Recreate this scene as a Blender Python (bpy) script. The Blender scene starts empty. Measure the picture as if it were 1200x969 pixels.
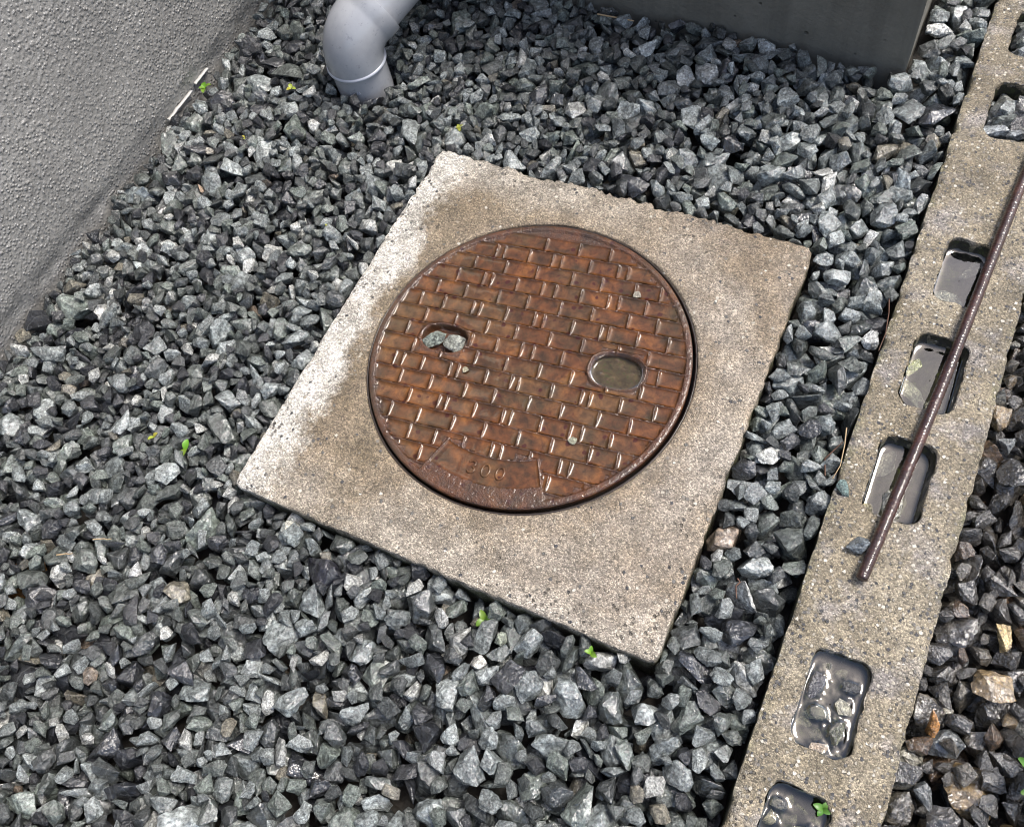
# Manhole lid in a square concrete slab, wet crushed stone, drain kerb with a rusty bar. Units are metres.
import bpy, bmesh, math, random
import numpy as np
from mathutils import Vector, Matrix, Quaternion, noise

random.seed(7); RS = np.random.RandomState(7)
scene = bpy.context.scene
COL = scene.collection
R = math.radians

# ------------------------------------------------------------------ camera
cam_d = bpy.data.cameras.new('camera'); cam = bpy.data.objects.new('camera', cam_d); COL.objects.link(cam)
RX = Vector((0.89653965, 0.41803661, -0.14649931))
RY = Vector((0.31528025, -0.83451719, -0.45186217))
RZ = Vector((-0.31115113, 0.35892401, -0.87997644))
M3 = Matrix((RX, -RY, -RZ)).transposed()
cam.matrix_world = Matrix.Translation((0.279284, -0.371665, 0.766409)) @ M3.to_4x4()
cam_d.sensor_fit = 'HORIZONTAL'; cam_d.sensor_width = 36.0; cam_d.lens = 1045.0 / 1200 * 36
cam_d.clip_start = 0.01; cam_d.clip_end = 200
scene.camera = cam

# ------------------------------------------------------------------ light
SUN_DIR = Vector((0.38, 0.36, 0.85)).normalized()
world = bpy.data.worlds.new('World'); scene.world = world; world.use_nodes = True
wn = world.node_tree; wn.nodes.clear()
wo = wn.nodes.new('ShaderNodeOutputWorld'); wb = wn.nodes.new('ShaderNodeBackground'); ws = wn.nodes.new('ShaderNodeTexSky')
ws.sky_type = 'NISHITA'; ws.sun_disc = False
ws.sun_elevation = math.asin(SUN_DIR.z); ws.sun_rotation = math.atan2(SUN_DIR.x, SUN_DIR.y)
ws.air_density = 1.0; ws.dust_density = 4.0; ws.ozone_density = 1.0
wb.inputs['Strength'].default_value = 0.15
wn.links.new(ws.outputs[0], wb.inputs[0]); wn.links.new(wb.outputs[0], wo.inputs[0])
sun_d = bpy.data.lights.new('sun', 'SUN'); sun = bpy.data.objects.new('sun', sun_d); COL.objects.link(sun)
sun_d.energy = 2.2; sun_d.angle = R(20); sun_d.color = (1.0, 0.965, 0.91)
sun.rotation_euler = SUN_DIR.to_track_quat('Z', 'Y').to_euler(); sun.location = (2, 2, 5)
vs = scene.view_settings; vs.view_transform = 'Standard'; vs.look = 'None'; vs.gamma = 1.0; vs.exposure = 0.73
scene.render.engine = 'CYCLES'
scene.cycles.max_bounces = 6; scene.cycles.filter_width = 1.0

# ------------------------------------------------------------------ helpers
def link(o, parent=None):
    COL.objects.link(o)
    if parent: o.parent = parent
    return o
def tag(o, label=None, cat=None, group=None, kind=None):
    if label: o['label'] = label
    if cat: o['category'] = cat
    if group: o['group'] = group
    if kind: o['kind'] = kind
    return o
def empty(name, loc=(0, 0, 0), rz=0):
    o = bpy.data.objects.new(name, None); o.location = loc; o.rotation_euler = (0, 0, rz); o.empty_display_size = .02
    return link(o)
def bm_obj(name, bm, mat, parent=None, smooth=True, angle=None):
    me = bpy.data.meshes.new(name); bm.to_mesh(me); bm.free()
    if mat: me.materials.append(mat)
    if smooth: me.shade_smooth()
    if angle: me.set_sharp_from_angle(angle=R(angle))
    return link(bpy.data.objects.new(name, me), parent)
def np_mesh(name, V, F, mat, smooth=True, angle=None):
    """V (n,3), F (m,k) all faces of k corners"""
    V = np.asarray(V, np.float32); F = np.asarray(F, np.int32); m, k = F.shape
    me = bpy.data.meshes.new(name)
    me.vertices.add(len(V)); me.vertices.foreach_set('co', V.ravel())
    me.loops.add(m * k); me.loops.foreach_set('vertex_index', F.ravel())
    me.polygons.add(m); me.polygons.foreach_set('loop_start', np.arange(m, dtype=np.int32) * k)
    me.update(calc_edges=True); me.validate()
    if mat: me.materials.append(mat)
    if smooth: me.shade_smooth()
    if angle: me.set_sharp_from_angle(angle=R(angle))
    return me
def grid_faces(nu, nv, wrap=False):
    i, j = np.meshgrid(np.arange(nu if wrap else nu - 1), np.arange(nv - 1), indexing='ij')
    a = i * nv + j; b = ((i + 1) % nu) * nv + j
    return np.stack([a, b, b + 1, a + 1], -1).reshape(-1, 4)
# vectorised value noise for the height fields
_lat = np.random.RandomState(3).rand(256, 256).astype(np.float32)
def vnoise(x, y, s, seed=0):
    x = x * s + seed * 17.31; y = y * s + seed * 9.17
    xi = np.floor(x).astype(int); yi = np.floor(y).astype(int); fx = x - xi; fy = y - yi
    fx = fx * fx * (3 - 2 * fx); fy = fy * fy * (3 - 2 * fy)
    g = lambda a, b: _lat[a % 256, b % 256]
    return ((g(xi, yi) * (1 - fx) + g(xi + 1, yi) * fx) * (1 - fy) + (g(xi, yi + 1) * (1 - fx) + g(xi + 1, yi + 1) * fx) * fy) * 2 - 1
def sstep(a, b, x):
    t = np.clip((x - a) / (b - a), 0, 1); return t * t * (3 - 2 * t)

class NT:
    def __init__(s, name):
        s.m = bpy.data.materials.new(name); s.m.use_nodes = True; s.t = s.m.node_tree
        s.b = s.t.nodes['Principled BSDF']; s.out = s.t.nodes['Material Output']
    def n(s, typ, **kw):
        nd = s.t.nodes.new('ShaderNode' + typ)
        ins = kw.pop('ins', {})
        for k, v in kw.items(): setattr(nd, k, v)
        for k, v in ins.items(): s.put(nd.inputs[k], v)
        return nd
    def put(s, sock, v):
        if isinstance(v, bpy.types.NodeSocket): s.t.links.new(v, sock)
        else:
            if hasattr(sock.default_value, '__len__') and isinstance(v, (tuple, list)) and len(v) == 3 and len(sock.default_value) == 4: v = (*v, 1)
            sock.default_value = v
    def set(s, **kw):
        for k, v in kw.items(): s.put(s.b.inputs[k.replace('_', ' ')], v)
    def noise(s, co, scale, detail=4, rough=.55, dist=0, out=0):
        return s.n('TexNoise', ins={'Vector': co, 'Scale': scale, 'Detail': detail, 'Roughness': rough, 'Distortion': dist}).outputs[out]
    def vor(s, co, scale, feature='F1', out='Distance', rnd=1.0):
        return s.n('TexVoronoi', feature=feature, ins={'Vector': co, 'Scale': scale, 'Randomness': rnd}).outputs[out]
    def ramp(s, fac, stops, interp='LINEAR'):
        r = s.n('ValToRGB'); r.color_ramp.interpolation = interp; e = r.color_ramp.elements
        while len(e) < len(stops): e.new(.5)
        for x, (p, c) in zip(e, stops):
            x.position = p; x.color = (*c, 1) if isinstance(c, tuple) else (c, c, c, 1)
        s.put(r.inputs[0], fac); return r.outputs[0]
    def mix(s, fac, a, b, mode='MIX'):
        m = s.n('Mix', data_type='RGBA', blend_type=mode)
        s.put(m.inputs[0], fac); s.put(m.inputs[6], a); s.put(m.inputs[7], b); return m.outputs[2]
    def math(s, op, a, b=0.0, c=0.0, clamp=False):
        m = s.n('Math', operation=op, use_clamp=clamp); s.put(m.inputs[0], a); s.put(m.inputs[1], b); s.put(m.inputs[2], c); return m.outputs[0]
    def mr(s, v, a, b, c=0.0, d=1.0):
        m = s.n('MapRange', ins={'Value': v, 'From Min': a, 'From Max': b, 'To Min': c, 'To Max': d}); return m.outputs[0]
    def bump(s, h, strength, dist, normal=None):
        b = s.n('Bump', ins={'Height': h, 'Strength': strength, 'Distance': dist})
        if normal: s.put(b.inputs['Normal'], normal)
        return b.outputs[0]
    def obj(s): return s.n('TexCoord').outputs['Object']
    def sep(s, v): return s.n('SeparateXYZ', ins={0: v}).outputs

# ------------------------------------------------------------------ materials
def mat_stone(name, attr):
    t = NT(name)
    if attr:
        co = t.n('Attribute', attribute_name='local').outputs['Vector']
        tint = t.n('Attribute', attribute_name='tint').outputs['Color']
        wet = t.n('Attribute', attribute_name='tint').outputs['Alpha']
    else:
        oi = t.n('ObjectInfo')
        off = t.math('MULTIPLY', oi.outputs['Random'], 90.0)
        co = t.n('VectorMath', operation='ADD', ins={0: t.obj(), 1: t.n('CombineXYZ', ins={0: off, 1: t.math('MULTIPLY', off, 1.7), 2: off}).outputs[0]}).outputs[0]
        tint = oi.outputs['Color']; wet = oi.outputs['Alpha']
    n1 = t.noise(co, 2.2, 5, .62, .6)
    n2 = t.noise(co, 9.0, 4, .65)
    col = t.mix(1.0, tint, t.ramp(n1, [(.3, .38), (.5, .92), (.70, 1.75)]), 'MULTIPLY')
    col = t.mix(1.0, col, t.ramp(n2, [(.34, .38), (.5, 1.0), (.66, 1.85)]), 'MULTIPLY')
    # pale mineral flecks and a few veins
    fl = t.ramp(t.noise(co, 5.5, 6, .75, 1.2), [(.585, 0.0), (.66, 1.0)])
    pale = t.mix(.5, t.mix(1.0, tint, (2.2, 2.2, 2.2), 'MULTIPLY'), (.30, .32, .31))
    col = t.mix(t.math('MULTIPLY', fl, .55), col, pale)
    wv = t.n('TexWave', ins={'Vector': co, 'Scale': .55, 'Distortion': 7.0, 'Detail': 3.0, 'Detail Scale': 1.6}).outputs['Fac']
    col = t.mix(t.math('MULTIPLY', t.ramp(wv, [(.975, 0.0), (.995, 1.0)]), .28), col, pale)
    # fractured, pitted faces
    b0 = t.bump(t.vor(co, 3.4, 'F1', rnd=1.0), 1.0, .0022)
    b1 = t.bump(n1, 1.0, .0048, b0)
    b2 = t.bump(t.noise(co, 15, 4, .72), 1.0, .0013, b1)
    t.set(Base_Color=col, Normal=b2)
    t.put(t.b.inputs['Roughness'], t.math('SUBTRACT', t.mr(n2, .3, .7, .5, .7), t.math('MULTIPLY', wet, .16)))
    t.set(Specular_IOR_Level=.25, Coat_Weight=wet, Coat_Roughness=.07, Coat_IOR=2.0, Coat_Normal=t.bump(t.noise(co, 4.6, 3, .62), 1.0, .0032))
    return t.m

def mat_concrete(name, kind):
    t = NT(name); g = t.n('NewGeometry').outputs['Position']; xyz = t.sep(g)
    big = t.noise(g, 7, 5, .6, .4); mid = t.noise(g, 38, 4, .6)
    grain = t.vor(g, 860, 'F1', 'Color'); gr = t.sep(grain)[0]; gd = t.vor(g, 860)
    if kind == 'slab':
        base = t.ramp(big, [(.3, (.156, .119, .078)), (.5, (.212, .168, .117)), (.7, (.258, .212, .155))])
        n = t.math('ADD', t.math('MULTIPLY', t.math('SUBTRACT', t.noise(g, 13, 6, .72), .5), .13), t.math('MULTIPLY', t.math('SUBTRACT', t.noise(g, 190, 3, .7), .5), .035))
        # bleached band scrubbed clean along the edge, with a ragged inner border
        x = t.math('ADD', xyz[0], n)
        edge_l = t.math('MULTIPLY', t.mr(x, -.167, -.189), t.mr(t.noise(g, 26, 4, .6), .30, .52, .70, 1.0))
        edge_f = t.math('MULTIPLY', t.mr(t.math('ADD', xyz[1], t.math('MULTIPLY', n, 1.3)), -.165, -.215), .28)
        edge_b = t.math('MULTIPLY', t.math('MULTIPLY', t.mr(t.math('ADD', xyz[1], n), .165, .215), .6), t.mr(xyz[0], .1, -.14))
        ring = t.math('MULTIPLY', t.mr(t.math('ABSOLUTE', t.math('SUBTRACT', t.n('VectorMath', operation='LENGTH', ins={0: t.n('CombineXYZ', ins={0: xyz[0], 1: xyz[1]}).outputs[0]}).outputs['Value'], t.math('ADD', .205, n))), .03, .0), t.mr(xyz[0], -.05, .12, 0, .15))
        pale = t.math('MAXIMUM', t.math('MAXIMUM', edge_l, edge_f), t.math('MAXIMUM', edge_b, ring), clamp=True)
        base = t.mix(pale, base, t.mix(mid, (.38, .36, .315), (.66, .635, .58)))
        # damp brown area left of the lid
        damp = t.math('MULTIPLY', t.mr(t.noise(g, 11, 4, .6), .38, .62), t.mr(xyz[0], .10, -.12))
        base = t.mix(t.math('MULTIPLY', t.math('MULTIPLY', damp, t.math('SUBTRACT', 1.0, pale)), .80), base, (.118, .088, .048))
        grey = t.math('MULTIPLY', t.mr(t.noise(g, 14, 4, .6), .45, .6), t.mr(xyz[0], -.02, .12))
        base = t.mix(t.math('MULTIPLY', grey, .18), base, (.30, .285, .275))
    elif kind == 'kerb':
        base = t.ramp(big, [(.3, (.135, .110, .070)), (.5, (.200, .168, .114)), (.7, (.255, .220, .158))])
        base = t.mix(t.math('MULTIPLY', t.mr(t.noise(g, 22, 4, .65), .52, .66), .55), base, (.25, .235, .24))
        base = t.mix(t.math('MULTIPLY', t.mr(t.noise(g, 15, 3, .6), .56, .68), .45), base, (.13, .105, .062))
    if kind == 'kerb':
        ex = t.math('ABSOLUTE', t.math('SUBTRACT', xyz[0], .3639))
        rim = t.math('MULTIPLY', t.mr(ex, .044, .053), t.mr(t.noise(g, 26, 4, .7), .42, .62))
        base = t.mix(t.math('MULTIPLY', rim, .7), base, t.mix(t.mr(mid, .4, .6), (.05, .045, .028), (.075, .085, .03)))
    col = t.mix(1.0, base, t.ramp(gr, [(.05, .48), (.35, .86), (.7, 1.15), (.96, 2.0)]), 'MULTIPLY')
    col = t.mix(1.0, col, t.ramp(mid, [(.3, .70), (.7, 1.28)]), 'MULTIPLY')
    # larger aggregate pieces showing
    s = 260 if kind == 'slab' else 300
    gw = t.n('VectorMath', operation='ADD', ins={0: g, 1: t.n('VectorMath', operation='SCALE', ins={0: t.noise(g, 420, 2, out=1), 'Scale': .0022}).outputs[0]}).outputs[0]
    agc = t.sep(t.vor(gw, s, 'F1', 'Color')); agd = t.vor(gw, s)
    th = (.955, .965) if kind == 'slab' else (.70, .90)
    if kind == 'slab':
        brd = t.math('MAXIMUM', t.mr(t.math('ABSOLUTE', xyz[0]), .178, .219), t.mr(t.math('ABSOLUTE', xyz[1]), .182, .227))
    else:
        brd = t.mr(t.math('ABSOLUTE', t.math('SUBTRACT', xyz[0], .3639)), .030, .052)
    brd = t.math('MULTIPLY', t.math('MULTIPLY', brd, t.mr(t.noise(g, 19, 3, .6), .38, .62)), .17)
    show = t.math('MULTIPLY', t.mr(t.math('ADD', agc[0], brd), th[0], th[0] + .01), t.mr(agd, .52, .40))
    col = t.mix(show, col, t.ramp(agc[1], [(.1, (.045, .045, .05)), (.4, (.15, .14, .125)), (.7, (.36, .32, .25)), (.97, (.66, .62, .54))]))
    pit = t.math('MULTIPLY', t.mr(t.math('ADD', agc[2], brd), .95, .97), t.mr(agd, .5, .3))
    pit = t.math('MULTIPLY', pit, t.mr(t.noise(g, 12, 3), .5, .6, .1, 1))
    col = t.mix(t.math('MULTIPLY', pit, .75), col, (.05, .042, .032))
    h = t.math('ADD', t.math('MULTIPLY', gd, -.6), t.math('MULTIPLY', gr, .7))
    b = t.bump(t.math('SUBTRACT', t.math('ADD', show, mid), t.math('MULTIPLY', pit, 1.6)), .9, .0016)
    b = t.bump(h, .9, .0011, b)
    # side faces are damp and green-black where they meet the stones
    low = t.mr(xyz[2], -.004, -.012)
    col = t.mix(t.math('MULTIPLY', low, .8), col, t.mix(t.mr(mid, .4, .65), (.035, .032, .022), (.055, .07, .02)))
    t.set(Base_Color=col, Normal=b, Roughness=t.mr(gr, 0, 1, .72, .28), Specular_IOR_Level=.6)
    return t.m

def mat_simple(name, col, rough=.5, **kw):
    t = NT(name); t.set(Base_Color=col, Roughness=rough, **kw); return t.m

def rust_colour(t, g):
    a = t.noise(g, 34, 5, .62, .6); b = t.noise(g, 120, 4, .65, .5); c = t.noise(g, 16, 3, .6)
    col = t.ramp(a, [(.26, (.030, .018, .006)), (.40, (.058, .026, .009)), (.54, (.100, .036, .011)), (.67, (.160, .060, .015)), (.82, (.24, .10, .026))])
    col = t.mix(t.math('MULTIPLY', t.ramp(c, [(.46, 0.0), (.62, 1.0)]), .36), col, (.060, .055, .028))
    col = t.mix(1.0, col, t.ramp(b, [(.3, .55), (.5, 1.0), (.7, 1.45)]), 'MULTIPLY')
    sd = t.n('VectorMath', operation='ADD', ins={0: g, 1: t.n('VectorMath', operation='SCALE', ins={0: t.noise(g, 150, 2, out=1), 'Scale': .004}).outputs[0]}).outputs[0]
    v = t.vor(sd, 105); vc = t.sep(t.vor(sd, 105, 'F1', 'Color'))[0]
    spot = t.math('MULTIPLY', t.mr(v, .30, .20), t.mr(vc, .66, .70))
    col = t.mix(t.math('MULTIPLY', spot, .85), col, (.040, .006, .004))
    return col, b

def mat_lid(name, rough_iron):
    t = NT(name); g = t.n('NewGeometry').outputs['Position']
    col, nb = rust_colour(t, g)
    if rough_iron:
        gr = t.vor(g, 620); n = t.noise(g, 420, 4, .7)
        col = t.mix(.33, col, t.mix(n, (.034, .015, .010), (.080, .034, .024)))
        t.set(Base_Color=col, Roughness=.5, Specular_IOR_Level=.2, Normal=t.bump(n, .9, .0012, t.bump(gr, .8, .0012)),
              Coat_Weight=1.0, Coat_Roughness=.05, Coat_IOR=1.5, Coat_Normal=t.bump(t.noise(g, 400, 2, .6), 1.0, .0008))
    else:
        t.set(Base_Color=col, Roughness=.5, Specular_IOR_Level=.1, Normal=t.bump(nb, .35, .0006),
              Coat_Weight=1.0, Coat_Roughness=.03, Coat_IOR=1.40, Coat_Normal=t.bump(t.noise(g, 70, 2, .5), .12, .0016))
    return t.m

def mat_bar():
    t = NT('wet_rusty_steel'); g = t.n('NewGeometry').outputs['Position']
    n = t.noise(g, 260, 5, .7); a = t.noise(g, 60, 3)
    col = t.ramp(t.math('ADD', t.math('MULTIPLY', n, .5), t.math('MULTIPLY', a, .5)), [(.32, (.010, .004, .004)), (.5, (.032, .011, .009)), (.68, (.085, .030, .020))])
    t.set(Base_Color=col, Roughness=.36, Normal=t.bump(n, .9, .0016), Specular_IOR_Level=.2, Coat_Weight=1.0, Coat_Roughness=.10, Coat_IOR=1.5, Coat_Normal=t.bump(t.noise(g, 300, 2, .6), 1.0, .0005))
    return t.m

def mat_wall():
    t = NT('grey_stucco'); g = t.n('NewGeometry').outputs['Position']
    n = t.noise(g, 120, 3, .55); n2 = t.noise(g, 9, 4, .6)
    col = t.ramp(n2, [(.3, (.21, .206, .196)), (.7, (.285, .28, .265))])
    col = t.mix(1.0, col, t.ramp(n, [(.35, .86), (.6, 1.08)]), 'MULTIPLY')
    t.set(Base_Color=col, Roughness=.34, Specular_IOR_Level=.9, Normal=t.bump(t.noise(g, 620, 3, .65), .8, .0008, t.bump(t.math('MULTIPLY', t.mr(t.vor(g, 250), .55, .12), t.mr(t.sep(t.vor(g, 250, 'F1', 'Color'))[0], .2, .9)), 1.0, .0016)))
    return t.m

def mat_foundation():
    t = NT('smooth_damp_mortar'); g = t.n('NewGeometry').outputs['Position']; xyz = t.sep(g)
    st = t.n('CombineXYZ', ins={0: t.math('MULTIPLY', xyz[0], 26.0), 1: 0.0, 2: t.math('MULTIPLY', xyz[2], 1.5)}).outputs[0]
    streak = t.noise(st, 1.0, 4, .6)
    col = t.ramp(t.noise(g, 14, 5, .65), [(.3, (.140, .132, .110)), (.7, (.205, .195, .165))])
    col = t.mix(1.0, col, t.ramp(streak, [(.36, .72), (.5, 1.0), (.62, 1.06)]), 'MULTIPLY')
    v = t.vor(g, 70); vc = t.sep(t.vor(g, 70, 'F1', 'Color'))[0]
    hole = t.math('MULTIPLY', t.mr(v, .22, .12), t.mr(vc, .90, .92))
    col = t.mix(hole, col, (.02, .02, .016))
    fine = t.noise(g, 260, 4, .65)
    t.set(Base_Color=col, Roughness=.55, Normal=t.bump(t.math('SUBTRACT', t.math('ADD', t.math('MULTIPLY', fine, .35), t.math('MULTIPLY', t.noise(g, 45, 4, .7), .7)), hole), .8, .0025))
    return t.m

def mat_water(name, body, rough=.02, alpha=False):
    t = NT(name); g = t.n('NewGeometry').outputs['Position']
    n = t.noise(g, 55, 3, .5)
    t.set(Base_Color=t.mix(t.mr(t.noise(g, 90, 5, .65, 2.0), .35, .65), tuple(c * .5 for c in body), tuple(c * 2.0 for c in body)), Roughness=rough, IOR=2.1,
          Specular_IOR_Level=.5, Normal=t.bump(n, .10, .002))
    return t.m

def mat_clear_water(name, sheen):
    t = NT(name); g = t.n('NewGeometry').outputs['Position']
    fr = t.n('Fresnel', ins={'IOR': 1.36}).outputs[0]
    gl = t.n('BsdfGlossy', ins={'Roughness': .03, 'Color': (1, 1, 1)}); tr = t.n('BsdfTransparent', ins={'Color': (.80, .80, .70)})
    mx = t.n('MixShader', ins={0: t.math('ADD', fr, sheen)}); t.t.links.new(tr.outputs[0], mx.inputs[1]); t.t.links.new(gl.outputs[0], mx.inputs[2])
    nb = t.bump(t.noise(g, 60, 2, .5), .12, .002); t.put(gl.inputs['Normal'], nb)
    t.t.links.new(mx.outputs[0], t.out.inputs[0]); return t.m

def mat_mud(name, a, b, sc=60, moss=True):
    t = NT(name); g = t.n('NewGeometry').outputs['Position']
    n = t.noise(g, sc, 5, .7); col = t.mix(t.mr(n, .35, .65), a, b)
    if moss: col = t.mix(t.mr(t.noise(g, sc * 2, 4, .7), .55, .66), col, (.05, .07, .012))
    t.set(Base_Color=col, Roughness=.45, Normal=t.bump(t.noise(g, sc * 6, 4, .7), .9, .002)); return t.m

def mat_pvc():
    t = NT('grey_pvc'); g = t.n('NewGeometry').outputs['Position']
    n = t.noise(g, 30, 4, .6)
    col = t.ramp(n, [(.35, (.315, .325, .345)), (.65, (.38, .39, .41))])
    col = t.mix(t.math('MULTIPLY', t.mr(t.noise(g, 140, 4, .7), .60, .70), .35), col, (.10, .10, .11))
    t.set(Base_Color=col, Roughness=.27, Specular_IOR_Level=.5, Normal=t.bump(t.noise(g, 500, 3), .12, .0006), Coat_Weight=.4, Coat_Roughness=.08)
    return t.m

def mat_leaf():
    t = NT('sprout_green'); oi = t.n('ObjectInfo')
    t.set(Base_Color=t.mix(.5, oi.outputs['Color'], (.035, .05, .012)), Roughness=.4, Subsurface_Weight=.0); return t.m

M = dict(stone_mass=mat_stone('wet_crushed_stone_mass', True), stone=mat_stone('wet_crushed_stone', False), slab=mat_concrete('sandy_concrete', 'slab'),
         kerb=mat_concrete('exposed_aggregate_concrete', 'kerb'), lid=mat_lid('wet_rusty_cells', False), iron=mat_lid('rough_rusty_iron', True),
         bar=mat_bar(), wall=mat_wall(), found=mat_foundation(), pvc=mat_pvc(), leaf=mat_leaf(),
         murky=mat_clear_water('still_rain_water', .045), clear=mat_clear_water('clear_rain_water', .055), film=mat_clear_water('thin_rain_water', .0),
         soil=mat_mud('dark_wet_soil', (.012, .010, .008), (.035, .028, .02), 60, False),
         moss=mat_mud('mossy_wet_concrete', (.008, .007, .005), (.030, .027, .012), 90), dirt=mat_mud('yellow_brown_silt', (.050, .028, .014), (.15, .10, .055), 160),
         frame=mat_simple('dark_wet_iron', (.030, .022, .018), .3), dark=mat_simple('gap_shade_black', (.008, .007, .006), .6), rim=mat_simple('bright_pvc_lip', (.42, .44, .49), .3),
         white=mat_simple('white_plaster', (.50, .49, .46), .7), straw=mat_simple('dry_straw', (.42, .30, .17), .6), twig=mat_simple('brown_twig', (.10, .045, .025), .6))

# ------------------------------------------------------------------ ground sheet under everything
def build_ground():
    xs = np.concatenate([[-12, -5, -2], np.linspace(-1.2, 1.4, 66), [2.5, 6, 12]]); ys = np.concatenate([[-12, -5, -2], np.linspace(-1.2, 1.4, 66), [2.5, 6, 12]])
    X, Y = np.meshgrid(xs, ys, indexing='ij')
    Z = -.056 + .022 * np.clip(Y, -1.2, 1.4) + vnoise(X, Y, 30, 1) * .003
    me = np_mesh('gravel_bed', np.stack([X, Y, Z], -1).reshape(-1, 3), grid_faces(len(xs), len(ys)), M['soil'])
    return tag(link(bpy.data.objects.new('gravel_bed', me)), kind='structure')
ground = build_ground()

# ------------------------------------------------------------------ buildings: stucco wall on one side, foundation behind
def build_walls():
    ys = np.concatenate([np.linspace(-4, -.30, 10), np.arange(-.26, .50, .00135), [.56]])
    zs = np.concatenate([np.array([-.09, -.06]), np.arange(-.045, .29, .00135), np.linspace(.32, 1.5, 8)])
    Y, Z = np.meshgrid(ys, zs, indexing='ij')
    a = vnoise(Y, Z, 390, 2); b = vnoise(Y, Z, 700, 5); c = vnoise(Y, Z, 12, 4)
    blob = sstep(.12, .60, a * (.8 + .5 * vnoise(Y, Z, 75, 9)) + .30 * b) * (1.0 + .4 * c)
    fade = sstep(-.004, .012, Z)                       # smoother float-finished band at the foot
    X = -.590 + blob * .0007 * (.25 + .75 * fade) + b * .00045 + c * .0010 - .004 * (1 - sstep(-.01, .02, Z)) + .0015 * vnoise(Y, Z, 45, 7) * (1 - fade)
    root = empty('stucco_wall', (-.59, .1, -.05))
    tag(root, 'tall wall in rough grey stucco rising beside the gravel', 'wall')
    V = np.stack([X, Y, Z], -1).reshape(-1, 3) - np.array([-.59, .1, -.05])
    me = np_mesh('wall_face', V, grid_faces(len(ys), len(zs)), M['wall'])
    link(bpy.data.objects.new('wall_face', me), root)
    bm = bmesh.new(); bmesh.ops.create_cube(bm, size=1)
    for v in bm.verts: v.co = Vector((-.075 + v.co.x * .13, -1.72 + v.co.y * 4.5, (.75 + v.co.z * 1.66)))
    bm_obj('wall_core', bm, M['wall'], root, smooth=False)
    for y0, y1, z in ((.168, .222, -.004), (.232, .262, -.002)):
        n = 14; V = []
        for i in range(n):
            y = y0 + (y1 - y0) * i / (n - 1); w = -.0004 + .0010 * noise.noise((y * 300, 0, z)); zz = z + .0012 * noise.noise((y * 120, 3, z))
            for dx, dz in ((-.004, -.0022), (-.004, w), (.0002 + w * .5, w), (.0004 + w * .5, -.0022)): V.append((.0022 + dx, y - .1, zz + dz + .05))
        F = [(i * 4 + k, i * 4 + (k + 1) % 4, i * 4 + 4 + (k + 1) % 4, i * 4 + 4 + k) for i in range(n - 1) for k in range(4)] + [(0, 1, 2, 3), ((n - 1) * 4 + 3, (n - 1) * 4 + 2, (n - 1) * 4 + 1, (n - 1) * 4)]
        me = np_mesh('plaster_edge', V, F, M['white'], smooth=False); o = link(bpy.data.objects.new('plaster_edge', me), root); o['label'] = 'bare white plaster edge at the foot of the wall'
    # foundation
    root = empty('foundation_block', (-.17, .49, -.05)); tag(root, 'smooth dark damp mortar foundation rising behind the gravel', 'foundation')
    xs = np.concatenate([[-.83], np.arange(-.62, .240, .006), [.2405, .243]]); zs = np.concatenate([np.arange(-.10, .31, .006), [.32]])
    X, Z = np.meshgrid(xs, zs, indexing='ij')
    Y = .487 + .055 * (.246 - X) + vnoise(X, Z, 9, 3) * .0012 + vnoise(X, Z, 60, 6) * .0004 - .0003 + sstep(.2395, .243, X) * .002
    me = np_mesh('mortar_face', np.stack([X + .17, Y - .49, Z + .05], -1).reshape(-1, 3), grid_faces(len(xs), len(zs))[:, ::-1], M['found'])
    f = link(bpy.data.objects.new('mortar_face', me), root)
    def box(nm, x0, x1, y0, y1, z0, z1, mt):
        bm = bmesh.new(); bmesh.ops.create_cube(bm, size=1)
        for v in bm.verts: v.co = Vector(((x0 + x1) / 2 + v.co.x * (x1 - x0) + .17, (y0 + y1) / 2 + v.co.y * (y1 - y0) - .493 + .055 * (.246 - (x0 + x1) / 2 - v.co.x * (x1 - x0)), (z0 + z1) / 2 + v.co.z * (z1 - z0) + .05))
        bmesh.ops.bevel(bm, geom=bm.edges[:], offset=.004, segments=2, affect='EDGES')
        return bm_obj(nm, bm, mt, root, angle=40)
    box('mortar_core', -.83, .2425, .4935, 1.7, -.10, .319, M['found'])
build_walls()

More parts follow.
